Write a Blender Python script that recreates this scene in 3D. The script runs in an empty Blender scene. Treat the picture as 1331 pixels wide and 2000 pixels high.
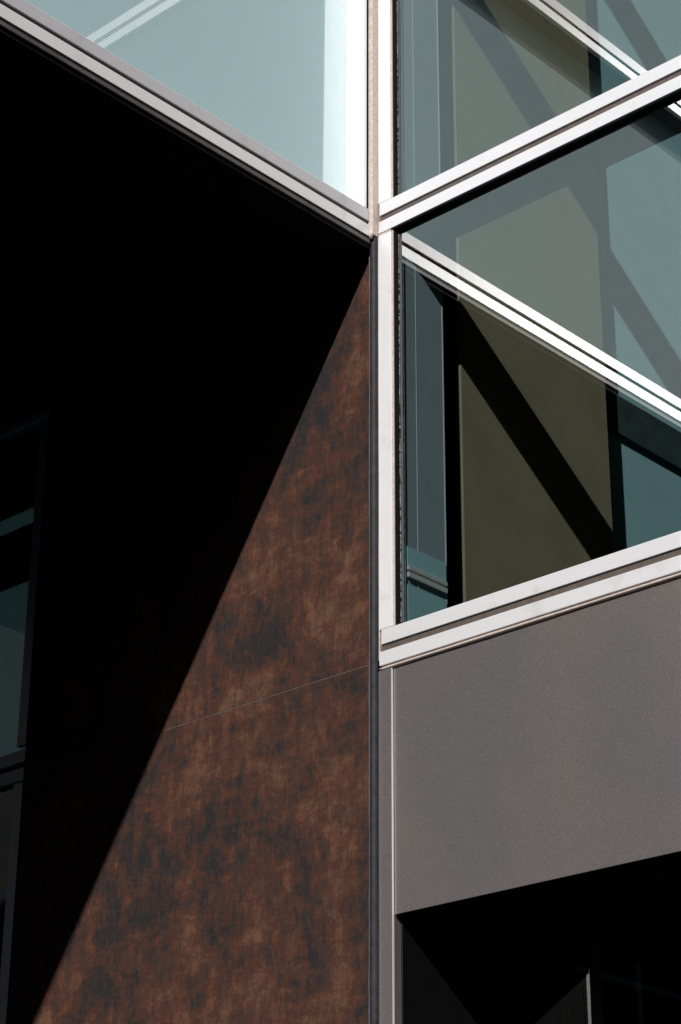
import bpy, bmesh, math, random
from mathutils import Matrix, Vector
random.seed(7)
sc = bpy.context.scene
col = sc.collection

# ------------------------------------------------------------------ camera
cam_data = bpy.data.cameras.new('camera')
cam = bpy.data.objects.new('camera', cam_data); col.objects.link(cam)
cam_data.sensor_fit = 'VERTICAL'; cam_data.sensor_height = 36.0
cam_data.lens = 36.0 * 4211.27 / 2000.0
cam_data.clip_start = 0.1; cam_data.clip_end = 2000
PIT, ROLL, YAW = 4.35166465e-01, 6.56823549e-03, 7.47777635e-01
F = Vector((-math.sin(YAW)*math.cos(PIT), math.cos(YAW)*math.cos(PIT), math.sin(PIT)))
Rt = Vector((math.cos(YAW), math.sin(YAW), 0)); U = Rt.cross(F)
r_ = math.cos(ROLL)*Rt + math.sin(ROLL)*U; u_ = -math.sin(ROLL)*Rt + math.cos(ROLL)*U
Mx = Matrix((r_, u_, -F)).transposed().to_4x4()
Mx.translation = Vector((6.0, -6.708, 1.6))
cam.matrix_world = Mx
sc.camera = cam

# ------------------------------------------------------------------ sky, sun, exposure
SUN = Vector((0.639, -1.42, 1.0)).normalized()
elev = math.asin(SUN.z); azim = math.atan2(SUN.x, SUN.y)
world = bpy.data.worlds.new('World'); sc.world = world; world.use_nodes = True
wn = world.node_tree; bg = wn.nodes['Background']
sky = wn.nodes.new('ShaderNodeTexSky'); sky.sky_type = 'NISHITA'; sky.sun_disc = False
sky.sun_elevation = elev; sky.sun_rotation = azim
wn.links.new(sky.outputs[0], bg.inputs[0]); bg.inputs[1].default_value = 0.05
sd = bpy.data.lights.new('sun', 'SUN'); sd.energy = 5.0; sd.angle = math.radians(0.5); sd.color = (1.0, 0.965, 0.93)
sun = bpy.data.objects.new('sun', sd); col.objects.link(sun)
sun.rotation_euler = SUN.to_track_quat('Z', 'Y').to_euler(); sun.location = SUN*30
sc.view_settings.view_transform = 'Standard'; sc.view_settings.look = 'None'
sc.view_settings.exposure = 0.0; sc.view_settings.gamma = 1.0
sc.cycles.use_denoising = True
sc.cycles.max_bounces = 14; sc.cycles.transparent_max_bounces = 24
sc.cycles.glossy_bounces = 8; sc.cycles.blur_glossy = 4.0
sc.cycles.caustics_reflective = True
sc.cycles.sample_clamp_indirect = 0.0

# ------------------------------------------------------------------ node helpers
def new_mat(name):
    m = bpy.data.materials.new(name); m.use_nodes = True
    nt = m.node_tree; nt.nodes.clear()
    out = nt.nodes.new('ShaderNodeOutputMaterial')
    return m, nt, out
def nd(nt, typ, **kw):
    n = nt.nodes.new(typ)
    for k, v in kw.items():
        if k.startswith('i_'):
            n.inputs[k[2:].replace('_', ' ')].default_value = v
        else: setattr(n, k, v)
    return n
def coords(nt, scale=(1, 1, 1), rot=(0, 0, 0)):
    g = nt.nodes.new('ShaderNodeNewGeometry')
    mp = nt.nodes.new('ShaderNodeMapping'); mp.inputs['Scale'].default_value = scale; mp.inputs['Rotation'].default_value = rot
    nt.links.new(g.outputs['Position'], mp.inputs['Vector'])
    return mp.outputs[0]
def noise(nt, vec, scale, detail=4, rough=0.55, dist=0.0):
    n = nt.nodes.new('ShaderNodeTexNoise'); n.inputs['Scale'].default_value = scale
    n.inputs['Detail'].default_value = detail; n.inputs['Roughness'].default_value = rough
    n.inputs['Distortion'].default_value = dist
    nt.links.new(vec, n.inputs['Vector']); return n.outputs['Fac']
def ramp(nt, fac, stops):
    r = nt.nodes.new('ShaderNodeValToRGB'); e = r.color_ramp.elements
    while len(e) > 1: e.remove(e[0])
    e[0].position, e[0].color = stops[0][0], tuple(stops[0][1])+(1,)
    for p, c in stops[1:]:
        q = e.new(p); q.color = tuple(c)+(1,)
    nt.links.new(fac, r.inputs[0]); return r.outputs[0]
def mixc(nt, fac, a, b, mode='MIX'):
    m = nt.nodes.new('ShaderNodeMix'); m.data_type = 'RGBA'; m.blend_type = mode
    for s, v in ((m.inputs[0], fac), (m.inputs[6], a), (m.inputs[7], b)):
        if isinstance(v, (int, float)): s.default_value = v
        elif isinstance(v, tuple): s.default_value = v + (1,) if len(v) == 3 else v
        else: nt.links.new(v, s)
    return m.outputs[2]
def maprange(nt, v, a, b, c, d):
    m = nt.nodes.new('ShaderNodeMapRange')
    for k, x in zip((1, 2, 3, 4), (a, b, c, d)): m.inputs[k].default_value = x
    nt.links.new(v, m.inputs[0]); return m.outputs[0]
def bump(nt, h, strength, dist=0.01):
    b = nt.nodes.new('ShaderNodeBump'); b.inputs['Strength'].default_value = strength
    b.inputs['Distance'].default_value = dist; nt.links.new(h, b.inputs['Height']); return b.outputs[0]
def principled(nt, out, color, rough=0.5, metal=0.0, spec=0.5, normal=None):
    p = nt.nodes.new('ShaderNodeBsdfPrincipled')
    for key, v in (('Base Color', color), ('Roughness', rough), ('Metallic', metal), ('Specular IOR Level', spec)):
        if isinstance(v, (int, float)): p.inputs[key].default_value = v
        elif isinstance(v, tuple): p.inputs[key].default_value = v + (1,)
        else: nt.links.new(v, p.inputs[key])
    if normal is not None: nt.links.new(normal, p.inputs['Normal'])
    nt.links.new(p.outputs[0], out.inputs[0]); return p

# ------------------------------------------------------------------ materials
def mat_plain(name, c, rough=0.6, spec=0.4, vary=0.25, scale=9):
    m, nt, out = new_mat(name)
    n = noise(nt, coords(nt), scale, 5)
    lo = tuple(x*(1-vary) for x in c); hi = tuple(min(1, x*(1+vary)) for x in c)
    principled(nt, out, ramp(nt, n, [(0.3, lo), (0.7, hi)]), rough, 0, spec)
    return m

def mat_alu(name, c, stretch, rough=0.34, metal=0.2):
    """brushed anodised aluminium; stretch = noise scale per axis (small along the brushing)"""
    m, nt, out = new_mat(name)
    fine = noise(nt, coords(nt, stretch), 1.0, 4, 0.6)
    dirt = noise(nt, coords(nt), 7.0, 5, 0.6)
    cc = mixc(nt, fine, tuple(x*0.86 for x in c), tuple(min(1, x*1.1) for x in c))
    d = ramp(nt, dirt, [(0.30, (0.91, 0.90, 0.89)), (0.44, (1, 1, 1))])
    cc = mixc(nt, 1.0, cc, d, 'MULTIPLY')
    rr = maprange(nt, fine, 0.3, 0.7, rough-0.06, rough+0.08)
    principled(nt, out, cc, rr, metal, 0.5, bump(nt, fine, 0.12, 0.001))
    return m

ALU_X = mat_alu('aluminium_brushed_along_x', (0.74, 0.74, 0.77), (4, 300, 420))
ALU_Y = mat_alu('aluminium_brushed_along_y', (0.50, 0.49, 0.515), (300, 4, 420))
ALU_Y2 = mat_alu('aluminium_brushed_pale', (0.70, 0.70, 0.70), (300, 4, 420))
ALU_Z = mat_alu('aluminium_brushed_upright', (0.82, 0.82, 0.83), (420, 420, 4))
ALU_DARK = mat_alu('aluminium_bluish_inside', (0.44, 0.55, 0.62), (400, 400, 3), 0.4, 0.0)
CHANNEL = mat_plain('channel_brown_grey', (0.095, 0.074, 0.063), 0.6, 0.4, 0.2, 30)
BLACK = mat_plain('black_rubber', (0.005, 0.005, 0.006), 0.6, 0.08)
DARKIN = mat_plain('dark_interior', (0.012, 0.012, 0.012), 0.8, 0.1)
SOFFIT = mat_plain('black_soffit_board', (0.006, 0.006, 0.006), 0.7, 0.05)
TRIMGREY = mat_plain('dark_grey_trim', (0.075, 0.07, 0.072), 0.5, 0.3, 0.4, 6)
BEIGE = mat_plain('beige_sealant', (0.50, 0.43, 0.385), 0.75, 0.2, 0.18, 60)
OLIVE = mat_plain('olive_painted_wall', (0.40, 0.36, 0.235), 0.85, 0.1, 0.05, 3)
TRANSOMIN = mat_plain('dark_green_grey_metal', (0.05, 0.06, 0.06), 0.45, 0.4, 0.15, 12)
TEAL = mat_plain('teal_wall_finish', (0.50, 0.84, 0.90), 0.8, 0.1, 0.04, 3)
WHITE = mat_plain('white_painted_metal', (0.86, 0.86, 0.86), 0.5, 0.4, 0.03)
GLINTGREY = mat_plain('pale_grey_sealant', (0.30, 0.31, 0.32), 0.5, 0.5, 0.4, 40)  # colour of the painted glint along the window gaskets
TUBE = mat_plain('dark_grey_neoprene', (0.024, 0.0235, 0.029), 0.62, 0.22, 0.3, 25)

def mat_glass_coated(name='coated_clear_glass', r0=0.24):
    m, nt, out = new_mat(name)
    t = nd(nt, 'ShaderNodeBsdfTransparent'); t.inputs[0].default_value = (0.84, 0.88, 0.885, 1)
    g = nd(nt, 'ShaderNodeBsdfGlossy'); g.inputs['Roughness'].default_value = 0.012
    g.inputs[0].default_value = (0.97, 1.0, 1.0, 1)
    lw = nd(nt, 'ShaderNodeLayerWeight'); lw.inputs[0].default_value = 0.35
    f = maprange(nt, lw.outputs['Fresnel'], 0, 1, r0, 1.0)
    mx = nd(nt, 'ShaderNodeMixShader'); nt.links.new(f, mx.inputs[0])
    nt.links.new(t.outputs[0], mx.inputs[1]); nt.links.new(g.outputs[0], mx.inputs[2])
    nt.links.new(mx.outputs[0], out.inputs[0]); return m
def mat_glass_frit():
    """glass printed with fine level white lines over a pale teal interlayer"""
    m, nt, out = new_mat('fritted_teal_glass')
    g0 = nt.nodes.new('ShaderNodeNewGeometry')
    sp = nt.nodes.new('ShaderNodeSeparateXYZ'); nt.links.new(g0.outputs['Position'], sp.inputs[0])
    mu = nd(nt, 'ShaderNodeMath', operation='MULTIPLY'); mu.inputs[1].default_value = 2*math.pi/0.0150
    nt.links.new(sp.outputs['Z'], mu.inputs[0])
    si = nd(nt, 'ShaderNodeMath', operation='SINE'); nt.links.new(mu.outputs[0], si.inputs[0])
    k = maprange(nt, si.outputs[0], -0.35, 0.35, 0, 1)
    cc = mixc(nt, k, (0.47, 0.68, 0.71), (0.59, 0.79, 0.82))
    d = nd(nt, 'ShaderNodeBsdfDiffuse'); nt.links.new(cc, d.inputs[0])
    t = nd(nt, 'ShaderNodeBsdfTransparent'); t.inputs[0].default_value = (0.5, 0.6, 0.6, 1)
    m1 = nd(nt, 'ShaderNodeMixShader')
    nt.links.new(maprange(nt, k, 0, 1, 0.84, 0.94), m1.inputs[0])
    nt.links.new(t.outputs[0], m1.inputs[1]); nt.links.new(d.outputs[0], m1.inputs[2])
    g = nd(nt, 'ShaderNodeBsdfGlossy'); g.inputs['Roughness'].default_value = 0.012
    lw = nd(nt, 'ShaderNodeLayerWeight'); lw.inputs[0].default_value = 0.35
    f = maprange(nt, lw.outputs['Fresnel'], 0, 1, 0.14, 1.0)
    mx = nd(nt, 'ShaderNodeMixShader'); nt.links.new(f, mx.inputs[0])
    nt.links.new(m1.outputs[0], mx.inputs[1]); nt.links.new(g.outputs[0], mx.inputs[2])
    nt.links.new(mx.outputs[0], out.inputs[0]); return m
def mat_glass_clear():
    m, nt, out = new_mat('glass_inner_face')
    t = nd(nt, 'ShaderNodeBsdfTransparent'); t.inputs[0].default_value = (0.93, 0.96, 0.95, 1)
    nt.links.new(t.outputs[0], out.inputs[0]); return m
DOORGLASS = mat_glass_coated('dark_door_glass', 0.05)
GLASS, FRIT, GCLEAR = mat_glass_coated(), mat_glass_frit(), mat_glass_clear()

def mat_rust():
    m, nt, out = new_mat('oxidised_bronze_sheet')
    big = noise(nt, coords(nt, (1, 1, 0.8)), 1.6, 8, 0.66, 0.6)
    patch = noise(nt, coords(nt, (1, 1, 0.62), (0, 0.2, 0)), 5.6, 12, 0.76, 0.45)
    smear = noise(nt, coords(nt, (1, 1, 0.30)), 21.0, 12, 0.80, 0.5)
    swipe = noise(nt, coords(nt, (0.45, 0.45, 1), (0, -0.25, 0)), 15.0, 10, 0.8, 0.7)
    brush = noise(nt, coords(nt, (1, 1, 0.16)), 70.0, 4, 0.7)
    weave = noise(nt, coords(nt, (0.14, 0.14, 1)), 150.0, 3, 0.6)
    a = mixc(nt, 0.42, big, patch); a = mixc(nt, 0.27, a, smear); a = mixc(nt, 0.22, a, swipe)
    a = maprange(nt, a, 0.43, 0.565, 0.405, 0.60)
    base = ramp(nt, a, [(0.415, (0.0195, 0.0185, 0.0195)), (0.455, (0.025, 0.021, 0.022)), (0.48, (0.042, 0.025, 0.021)),
                        (0.52, (0.058, 0.0275, 0.0195)), (0.555, (0.078, 0.039, 0.026)), (0.60, (0.108, 0.060, 0.039))])
    warm = ramp(nt, smear, [(0.44, (0.94, 1.04, 1.03)), (0.56, (1.12, 0.90, 0.82))])
    base = mixc(nt, 0.7, base, warm, 'MULTIPLY')
    br = ramp(nt, brush, [(0.32, (0.78, 0.78, 0.8)), (0.68, (1.18, 1.18, 1.15))])
    base = mixc(nt, 0.7, base, br, 'MULTIPLY')
    wv = ramp(nt, weave, [(0.35, (0.88, 0.88, 0.89)), (0.65, (1.1, 1.1, 1.1))])
    base = mixc(nt, 0.3, base, wv, 'MULTIPLY')
    fine = noise(nt, coords(nt, (1, 1, 0.5)), 160.0, 3, 0.75)
    base = mixc(nt, 0.75, base, ramp(nt, fine, [(0.34, (0.72, 0.73, 0.75)), (0.66, (1.24, 1.22, 1.2))]), 'MULTIPLY')
    principled(nt, out, base, 0.68, 0.0, 0.14, bump(nt, mixc(nt, 0.5, brush, weave), 0.18, 0.002))
    return m
RUST = mat_rust()

def mat_beadblast():
    """fine grained metallic grey sheet"""
    m, nt, out = new_mat('grained_grey_metal_sheet')
    grain = noise(nt, coords(nt, (300, 300, 130)), 1.0, 2, 0.7)
    spark = noise(nt, coords(nt, (330, 330, 300)), 1.0, 1, 0.5)
    cloud = noise(nt, coords(nt, (1, 1, 0.8)), 1.3, 3, 0.5, 0.3)
    c = mixc(nt, grain, (0.20, 0.182, 0.178), (0.52, 0.48, 0.475))
    c = mixc(nt, 0.8, c, ramp(nt, spark, [(0.62, (1, 1, 1)), (0.74, (1.9, 1.9, 1.9))]), 'MULTIPLY')
    c = mixc(nt, 1.0, c, ramp(nt, cloud, [(0.40, (0.93, 0.95, 0.99)), (0.6, (1.06, 1.0, 0.97))]), 'MULTIPLY')
    p = principled(nt, out, c, maprange(nt, grain, 0.3, 0.7, 0.34, 0.46), 0.70, 0.5, bump(nt, grain, 0.25, 0.001))
    tg = nt.nodes.new('ShaderNodeCombineXYZ'); tg.inputs[2].default_value = 1.0      # grain runs upright, sheen spreads upright
    nt.links.new(tg.outputs[0], p.inputs['Tangent']); p.inputs['Anisotropic'].default_value = 0.8
    return m
SHEET = mat_beadblast()

def mat_translucent():
    m, nt, out = new_mat('pale_teal_translucent_screen')
    d = nd(nt, 'ShaderNodeBsdfTranslucent'); d.inputs[0].default_value = (0.75, 0.95, 0.90, 1)
    nt.links.new(d.outputs[0], out.inputs[0]); return m
SCREEN = mat_translucent()
def mat_ground():
    m, nt, out = new_mat('asphalt')
    n = noise(nt, coords(nt), 60, 6, 0.7); b = noise(nt, coords(nt), 0.6, 4)
    c = mixc(nt, 0.6, ramp(nt, n, [(0.3, (0.03, 0.03, 0.031)), (0.7, (0.07, 0.068, 0.066))]),
             ramp(nt, b, [(0.35, (0.7, 0.7, 0.7)), (0.65, (1.1, 1.1, 1.1))]), 'MULTIPLY')
    principled(nt, out, c, 0.9, 0, 0.2, bump(nt, n, 0.4, 0.01)); return m
ASPHALT = mat_ground()

# ------------------------------------------------------------------ object helpers
def tag(o, label=None, cat=None, group=None, kind=None):
    for k, v in (('label', label), ('category', cat), ('group', group), ('kind', kind)):
        if v: o[k] = v
    return o
def thing(name, loc, label, cat, group=None):
    o = bpy.data.objects.new(name, None); col.objects.link(o); o.location = loc
    o.empty_display_size = 0.2
    return tag(o, label, cat, group)
def root_loc(parent):
    l = Vector((0, 0, 0)); p = parent
    while p: l += p.location; p = p.parent
    return l
def finish(name, bm, mats, parent, bevel, loc):
    if bevel:
        bmesh.ops.bevel(bm, geom=[e for e in bm.edges], offset=bevel, segments=2, affect='EDGES', profile=0.6, clamp_overlap=True)
    bmesh.ops.recalc_face_normals(bm, faces=bm.faces)
    base = root_loc(parent) if parent else Vector(loc)
    bmesh.ops.translate(bm, verts=bm.verts, vec=-base)
    me = bpy.data.meshes.new(name); bm.to_mesh(me); bm.free()
    for m in (mats if isinstance(mats, (list, tuple)) else [mats]): me.materials.append(m)
    o = bpy.data.objects.new(name, me); col.objects.link(o)
    if parent: o.parent = parent
    else: o.location = base
    return o
def addbox(bm, x0, x1, y0, y1, z0, z1):
    v = [bm.verts.new((x, y, z)) for x in (x0, x1) for y in (y0, y1) for z in (z0, z1)]
    for f in ((0, 1, 3, 2), (4, 6, 7, 5), (0, 4, 5, 1), (2, 3, 7, 6), (0, 2, 6, 4), (1, 5, 7, 3)):
        bm.faces.new([v[i] for i in f])
def box(name, b, mat, parent=None, bevel=0.0, loc=(0, 0, 0)):
    bm = bmesh.new()
    for q in (b if isinstance(b[0], (tuple, list)) else [b]): addbox(bm, *q)
    return finish(name, bm, mat, parent, bevel, loc)
def single(name, b, mat, label, cat, bevel=0.0, group=None):
    q = b[0] if isinstance(b[0], (tuple, list)) else b
    o = box(name, b, mat, None, bevel, (q[1], q[2], q[4]))
    return tag(o, label, cat, group)
def struct(name, b, mat):
    o = box(name, b, mat); o['kind'] = 'structure'; return o
def pane(name, b, front, parent, axis):
    """glass sheet; its outward face carries the coating, the other faces are clear"""
    o = box(name, b, [GCLEAR, front], parent)
    for p in o.data.polygons:
        if (axis == 'y' and p.normal.y < -0.9) or (axis == 'x' and p.normal.x > 0.9): p.material_index = 1
    return o
def wavy_bar(name, axis, a0, a1, c1, c2, r1, r2, amp, mat, parent, seed, n=140, seg=10, lfreq=6.0):
    """a bead / gasket running along an axis with a slightly uneven outline"""
    rnd = random.Random(seed); bm = bmesh.new(); rings = []
    ph = [rnd.uniform(0, 6.28) for _ in range(6)]
    for i in range(n+1):
        t = a0+(a1-a0)*i/n
        w = amp*(math.sin(t*lfreq+ph[0])*0.5+math.sin(t*lfreq*2.7+ph[1])*0.3+math.sin(t*lfreq*7.1+ph[2])*0.25)+rnd.uniform(-amp, amp)*0.25
        ring = []
        for k in range(seg):
            an = 2*math.pi*k/seg
            u = c1+(r1+w)*math.cos(an); v = c2+(r2+w)*math.sin(an)
            co = {'x': (t, u, v), 'y': (u, t, v), 'z': (u, v, t)}[axis]
            ring.append(bm.verts.new(co))
        rings.append(ring)
    for a, b in zip(rings, rings[1:]):
        for k in range(seg): bm.faces.new((a[k], a[(k+1) % seg], b[(k+1) % seg], b[k]))
    bm.faces.new(rings[0]); bm.faces.new(rings[-1])
    o = finish(name, bm, mat, parent, 0, (c1, c2, a0) if axis == 'z' else (0, 0, 0))
    for p in o.data.polygons: p.use_smooth = True
    return o

# ------------------------------------------------------------------ the setting
struct('ground', (-600, 600, -600, 600, -0.2, 0.0), ASPHALT)
TOP = 15.5                       # roof height of what is built
YE = -9.0                        # far end of the projecting bay
XE = 5.2                         # right end of the facade

# hidden room shell (dark)
struct('interior_back_wall', (-2.38, XE, 7.0, 7.15, 0.01, TOP), DARKIN)
struct('interior_side_wall', (XE-0.15, XE, 0.35, 6.99, 0.01, TOP), DARKIN)
struct('interior_floor', (0.02, XE-0.16, 0.35, 6.99, 3.93, 4.05), DARKIN)
struct('roof', [(-6.0, XE, 0.0, 7.2, TOP+0.01, TOP+0.25), (-6.0, 0.0, -9.0, -0.001, TOP+0.01, TOP+0.25)], DARKIN)
struct('interior_bay_back_wall', (-5.0, -4.88, YE+0.3, -0.2, 7.4, TOP), DARKIN)
struct('interior_bay_floor', (-4.87, -0.4, YE+0.3, -0.2, 7.33, 7.40), DARKIN)
struct('interior_ground_back_wall', (0.13, XE-0.16, 3.2, 3.3, 0.01, 3.92), DARKIN)

# transoms of the straight facade (levels = underside of the lower bar)
levels_R = [5.022, 7.277, 9.500, 11.780, 14.05]
lab_R = {
 5.022: 'lowest double silver rail, the sill between the lower right window and grey metal panel',
 7.277: 'bright white double aluminium rail between the two right hand windows, starting at the corner joint',
 9.500: 'double rail above the upper right window, seen mirrored top left in the fritted glass'}
for i, z in enumerate(levels_R):
    t = thing('transom', (0.02, 0, z), lab_R.get(z, 'double rail of the right facade %s the frame of the photo' % ('just above' if z < 12 else 'highest, far above')), 'window rail', 'double rails of the right facade')
    h = 0.170
    x0 = 0.020
    # upper bar has its left end notched back a little, like the photo
    box('upper_bar', (x0+0.012 if i == 0 else x0+0.006, XE, 0.0, 0.028, z+0.100, z+0.170), ALU_X, t, 0.0022)
    box('lower_bar', (x0, XE, 0.0, 0.028, z, z+0.066), ALU_X, t, 0.0022)
    box('channel', (x0+0.004, XE, 0.009, 0.05, z+0.0665, z+0.0995), CHANNEL, t)
    box('inner_beam', (0.1005, XE, 0.051, 0.30, z+0.012, z+0.158), TRANSOMIN, t, 0.003)
    box('gasket', (0.1, XE, 0.0185 if i == 0 else 0.003, 0.050, z-0.010, z-0.001), BLACK, t)  # above the sill also a black strip painting shade on the bar's underside
    if i == 0:
        wavy_bar('sealant_bead', 'x', x0, XE, 0.012, z-0.0145, 0.014, 0.0085, 0.0012, BEIGE, t, 5, 200)

# windows of the straight facade
wl = ['lower right window, clear glass with the mirrored silver rail running down across it',
      'upper right window above the white double rail, olive wall and slanting shadow behind its glass',
      'window of the right facade above the top edge of the photo, its rail mirrored in fritted glass']
def window_R(z0, z1, label, thick=0.0):
    w = thing('window', (0.02, 0, z0), label, 'window', 'clear windows of the right facade')
    pane('pane', (0.118, XE, 0.034, 0.042, z0-0.01, z1+0.01), GLASS, w, 'y')
    box('side_frame', (0.018, 0.098, 0.001, 0.03, z0+0.004, z1-0.016), ALU_Z, w, 0.002)
    box('edge_seal', (0.0985, 0.109, 0.005, 0.030, z0+0.004, z1-0.012), BEIGE, w, 0.001)
    box('end_bead', [(0.019, 0.097, 0.004, 0.029, z1-0.0145, z1-0.001), (0.019, 0.097, 0.003, 0.029, z0+0.0005, z0+0.0035)], BEIGE, w)
    box('gasket', (0.1095, 0.1205, 0.010, 0.0335, z0+0.001, z1-0.011), BLACK, w)
    # pale flecks standing in for a broken glint along the gasket
    bm = bmesh.new(); rnd = random.Random(int(z0*100))
    for k in range(230):
        zz = z0+0.02+(z1-z0-0.05)*rnd.random()**(1.0)
        s = rnd.uniform(0.0003, 0.0011); L = rnd.uniform(0.002, 0.022); xx = 0.1222+rnd.uniform(-0.001, 0.001)
        addbox(bm, xx-s, xx+s, 0.0325-s, 0.0332, zz, zz+L)
    finish('sealant_fleck', bm, GLINTGREY, w, 0, (0, 0, 0))
    # corner post behind the glass, with thin bright edges
    p = box('inner_post', (0.030, 0.0975, 0.052, 0.378, z0-0.09, z1+0.09), ALU_DARK, w, 0.002)
    box('post_edge', (0.080, 0.0995, 0.3785, 0.3850, z0-0.09, z1+0.09), WHITE, p, 0)
    box('post_joint', (0.092, 0.0992, 0.180, 0.1835, z0-0.09, z1+0.09), WHITE, p, 0)
    box('spacer_strip', (0.1215, 0.1235, 0.0425, 0.052, z0-0.09, z1+0.09), ALU_Z, p, 0)
    return w
window_R(5.192, 7.277, wl[0]); window_R(7.447, 9.500, wl[1]); window_R(9.670, 11.780, wl[2])
window_R(11.95, 14.05, 'window of the right facade two storeys above the frame')

# interior walls seen through the clear glass
single('dark_column', (-0.14, -0.02, 0.40, 0.638, 4.06, TOP), DARKIN, 'black gap column behind the glass between blue grey post and olive wall', 'column')
single('olive_wall', (-0.155, 0.0, 0.64, 1.88, 4.06, TOP), OLIVE, 'olive green inner wall behind the right windows, crossed by a slanting black shadow', 'wall', 0.002)
tw = thing('teal_wall', (-0.16, 1.9, 4.06), 'pale teal recessed wall right of the olive wall behind the glass', 'wall')
box('wall_face', (-0.40, -0.16, 1.88, 6.99, 4.06, TOP), TEAL, tw)
box('wall_rail', (-0.159, -0.135, 1.885, 6.98, 7.065, 7.31), mat_plain('green_grey_rail', (0.075, 0.12, 0.115)), tw, 0.002)
sr = thing('sill_rail', (0.10, 0.1, 5.4), 'small silver double rail inside the bottom left corner of the lower right window', 'rail')  # solid bars and plates stand in for a reflection in the glass
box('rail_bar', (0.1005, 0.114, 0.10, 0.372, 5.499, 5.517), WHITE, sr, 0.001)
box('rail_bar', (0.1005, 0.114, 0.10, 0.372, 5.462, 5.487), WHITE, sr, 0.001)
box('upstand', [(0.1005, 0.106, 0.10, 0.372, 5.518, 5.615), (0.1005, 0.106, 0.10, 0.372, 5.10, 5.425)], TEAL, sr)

# ------------------------------------------------------------------ projecting bay on the left
levels_L = [(7.252, 0.153), (9.470, 0.160), (11.72, 0.16), (14.0, 0.16)]
lab_L = ['silver double rail along the foot of the fritted glass, above the black soffit',
         'second double rail of the projecting bay, seen mirrored at the top of the right glass']
for i, (z, h) in enumerate(levels_L):
    t = thing('transom', (0, -0.036, z), lab_L[i] if i < 2 else 'double rail of the projecting bay, %s' % ('third from the soffit' if i == 2 else 'topmost, under the roof'), 'window rail', 'double rails of the projecting bay')
    box('upper_bar', (-0.028, 0.0, YE, -0.036, z+0.086, z+h), ALU_Y, t, 0.0022)
    box('lower_bar', (-0.028, 0.0, YE, -0.036, z, z+0.064), ALU_Y2, t, 0.0022)
    box('channel', (-0.05, -0.009, YE, -0.040, z+0.0645, z+0.0855), CHANNEL, t)
    box('frame_box', (-0.12, -0.0505, YE, -0.06, z+0.004, z+h-0.004), TRANSOMIN, t)
ll = ['fritted teal glass window of the projecting bay at top left, above the black soffit',
      'second row fritted window of the projecting bay, above the frame and mirrored in the right glass',
      'third row fritted window high above the frame']
for i in range(3):
    z0 = levels_L[i][0]+levels_L[i][1]; z1 = levels_L[i+1][0]
    w = thing('fritted_window', (0, -0.06, z0), ll[i], 'window', 'fritted windows of the projecting bay')
    pane('pane', (-0.138, -0.130, YE, -0.062, z0-0.01, z1+0.01), FRIT, w, 'x')
    box('side_frame', (-0.1295, -0.001, -0.084, -0.064, z0+0.001, z1-0.001), ALU_Z, w, 0.002)
    box('gasket', (-0.09, -0.006, -0.0635, -0.046, z0+0.001, z1-0.001), BLACK, w)

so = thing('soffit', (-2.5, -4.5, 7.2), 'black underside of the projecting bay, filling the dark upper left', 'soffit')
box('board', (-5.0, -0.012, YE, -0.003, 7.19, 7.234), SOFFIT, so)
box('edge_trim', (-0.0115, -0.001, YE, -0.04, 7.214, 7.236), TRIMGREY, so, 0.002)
box('shadow_gap', (-0.10, -0.002, YE, -0.04, 7.2375, 7.2515), BLACK, so)  # solid black strip gives the gap and bar underside their shade
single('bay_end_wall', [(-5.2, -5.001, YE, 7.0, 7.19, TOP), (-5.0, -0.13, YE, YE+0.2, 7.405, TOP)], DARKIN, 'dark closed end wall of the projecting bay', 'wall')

# ------------------------------------------------------------------ corner joints
cj = thing('corner_joint', (-0.01, -0.02, 7.27), 'beige silicone corner joint running up between the left and right glazing', 'sealant joint')
box('backing', (-0.05, 0.0165, -0.038, 0.03, 7.262, TOP), BEIGE, cj, 0.003)
wavy_bar('bead', 'z', 7.245, TOP, -0.006, -0.036, 0.020, 0.008, 0.0012, BEIGE, cj, 3, 300)
box('lip', (-0.047, -0.035, -0.052, -0.039, 7.41, TOP), BEIGE, cj, 0.002)
jt = thing('joint_gasket', (-0.01, 0, 0.1), 'dark grey rubber tube gasket in the corner beside the bronze wall', 'gasket')
wavy_bar('tube', 'z', 0.02, 7.262, -0.006, -0.004, 0.0215, 0.020, 0.0012, TUBE, jt, 11, 500, 14, 3.0)
wavy_bar('sealant_line', 'z', 0.02, 7.20, -0.0315, -0.0065, 0.0035, 0.0045, 0.0016, TRIMGREY, jt, 12, 700, 8, 5.0)
single('corner_filler', (0.006, 0.0195, 0.004, 0.03, 5.05, 7.262), BEIGE, 'thin beige filler strip between rubber gasket and white side frame', 'filler strip', 0.001)

# ------------------------------------------------------------------ bronze wall below the bay
single('bronze_wall_panel', (-2.425, -0.034, 0.0, 0.05, 5.0485, 7.188), RUST, 'upper brown patinated metal wall panel, sunlit wedge beside the corner', 'wall panel', 0.0015, 'brown patinated wall panels')
single('bronze_wall_panel', (-2.425, -0.034, 0.0, 0.05, 2.30, 5.0425), RUST, 'lower brown patinated metal wall panel, below the thin slanting seam', 'wall panel', 0.0015, 'brown patinated wall panels')
single('bronze_wall_panel', (-2.425, -0.034, 0.0, 0.05, 0.02, 2.2965), RUST, 'lowest brown patinated wall panel, below the frame', 'wall panel', 0.0015, 'brown patinated wall panels')
single('seam_filler', (-2.42, -0.035, 0.0008, 0.02, 5.0430, 5.0478), mat_plain('grey_brown_filler', (0.085, 0.066, 0.060), 0.7), 'thin grey seam line across the brown metal wall', 'seam')

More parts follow.
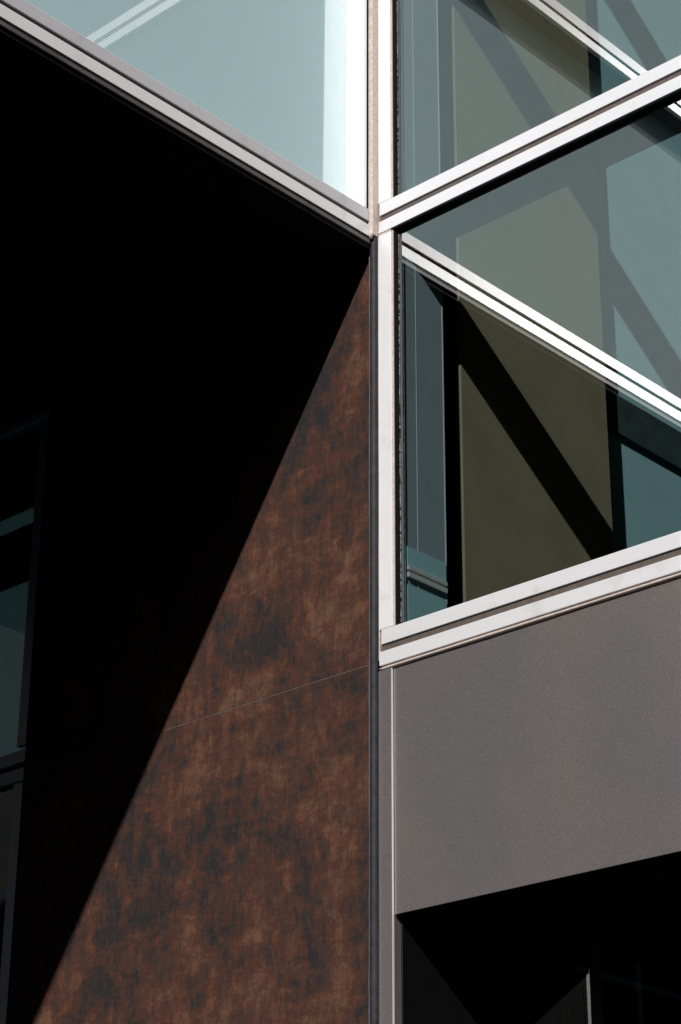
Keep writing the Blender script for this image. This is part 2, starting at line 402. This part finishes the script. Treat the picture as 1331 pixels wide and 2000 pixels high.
# ------------------------------------------------------------------ grey sheet cladding under the right windows
single('wall_cladding', (0.0935, XE, 0.014, 0.020, 3.892, 4.998), SHEET, 'wide grained grey metal panel below the lower right window', 'wall panel', 0.0012)
single('corner_cladding', (0.0145, 0.0875, 0.001, 0.06, 0.02, 4.998), SHEET, 'narrow upright grey metal strip between rubber gasket and wide grey panel', 'trim strip', 0.0012)
single('strip_edge', (0.0880, 0.0898, 0.004, 0.014, 0.02, 4.998), ALU_Z, 'thin bright upright edge line left of the wide grey panel', 'trim edge', 0.0004)

# entrance recess
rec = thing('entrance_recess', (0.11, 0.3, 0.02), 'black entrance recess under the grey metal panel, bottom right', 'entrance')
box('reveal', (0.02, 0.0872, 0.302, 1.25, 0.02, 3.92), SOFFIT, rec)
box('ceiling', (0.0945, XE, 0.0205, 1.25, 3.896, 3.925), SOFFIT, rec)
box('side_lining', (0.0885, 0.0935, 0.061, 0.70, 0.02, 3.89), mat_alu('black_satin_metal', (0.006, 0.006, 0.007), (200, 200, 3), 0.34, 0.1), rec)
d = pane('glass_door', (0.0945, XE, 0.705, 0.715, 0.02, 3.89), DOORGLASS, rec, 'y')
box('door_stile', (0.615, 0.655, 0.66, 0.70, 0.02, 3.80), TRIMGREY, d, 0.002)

# ------------------------------------------------------------------ far left window in the shade
fw = thing('shaded_window', (-2.5, 0, 5.0), 'dark shaded window at the far left edge, beyond the black wall', 'window')
box('side_frame', [(-2.511, -2.440, 0.0, 0.03, 5.215, 7.13), (-2.511, -2.440, 0.0, 0.03, 0.02, 5.010)], ALU_Z, fw, 0.002)
s = box('sill', (-5.0, -2.430, 0.0, 0.028, 5.122, 5.190), ALU_X, fw, 0.002)
box('lower_bar', (-5.0, -2.430, 0.0, 0.028, 5.022, 5.092), ALU_X, s, 0.002)
box('channel', (-5.0, -2.430, 0.0285, 0.05, 5.08, 5.13), BLACK, s)
box('head_rail', (-5.0, -2.430, 0.0, 0.028, 7.15, 7.186), ALU_X, fw, 0.002)
pane('pane', (-5.0, -2.512, 0.034, 0.042, 5.18, 7.16), GLASS, fw, 'y')
pane('lower_pane', (-5.0, -2.512, 0.034, 0.042, 0.02, 5.05), GLASS, fw, 'y')
box('surround', (-2.4385, -2.4255, 0.0, 0.05, 0.02, 7.18), SOFFIT, fw)
sc_ = thing('backlit_screen', (-3.5, 0.6, 5.2), 'pale teal backlit screen glimpsed inside the far left window', 'screen')
box('screen_sheet', [(-4.95, -2.66, 0.30, 0.31, 5.32, 6.36), (-4.95, -2.66, 0.30, 0.31, 6.70, 6.82)], SCREEN, sc_)
box('screen_rail', (-4.95, -2.40, 0.27, 0.299, 6.36, 6.70), SOFFIT, sc_)
box('screen_head', (-4.95, -2.40, 0.27, 0.311, 6.82, 7.18), SOFFIT, sc_)
box('dark_lining', [(-4.95, -2.40, 0.27, 0.30, 0.02, 5.315), (-2.66, -2.40, 0.28, 0.31, 5.32, 6.355)], SOFFIT, sc_)
struct('interior_partition', (-2.40, -2.385, 0.06, 6.9, 0.02, 7.18), DARKIN)

# ------------------------------------------------------------------ added unseen buildings that cut sky light, ground bounce and sky reflections
STONE = mat_plain('dark_stone_cladding', (0.03, 0.028, 0.027), 0.8, 0.1, 0.2, 2)
def light_blocker(x0, x1, y0, y1, h, label, face, nx, nz):
    b = thing('office_building', ((x0+x1)/2, (y0+y1)/2, 0), label, 'building', 'office buildings across the street')
    box('wall', (x0, x1, y0, y1, 0.01, h), STONE, b)
    for i in range(nx):
        for k in range(nz):
            z = 1.2+k*3.4
            if face == 'y':
                x = x0+(i+0.5)*(x1-x0)/nx
                w = box('window', (x-1.1, x+1.1, y1-0.02, y1+0.06, z, z+2.0), ALU_DARK, b)
                box('window_glass', (x-1.0, x+1.0, y1+0.061, y1+0.07, z+0.1, z+1.9), BLACK, w)
            else:
                y = y0+(i+0.5)*(y1-y0)/nx
                w = box('window', (x0-0.06, x0+0.02, y-1.1, y+1.1, z, z+2.0), ALU_DARK, b)
                box('window_glass', (x0-0.07, x0-0.061, y-1.0, y+1.0, z+0.1, z+1.9), BLACK, w)
light_blocker(-40, 30, -34, -20, 15.5, 'dark stone office building facing the straight facade, out of the frame', 'y', 14, 4)
light_blocker(16, 28, -17, 20, 16, 'dark stone office building facing the projecting bay, out of the frame', 'x', 8, 4)
light_blocker(-32, -16, -19, 12, 15, 'dark stone office building on the left side of the street, out of the frame', 'n', 0, 0)
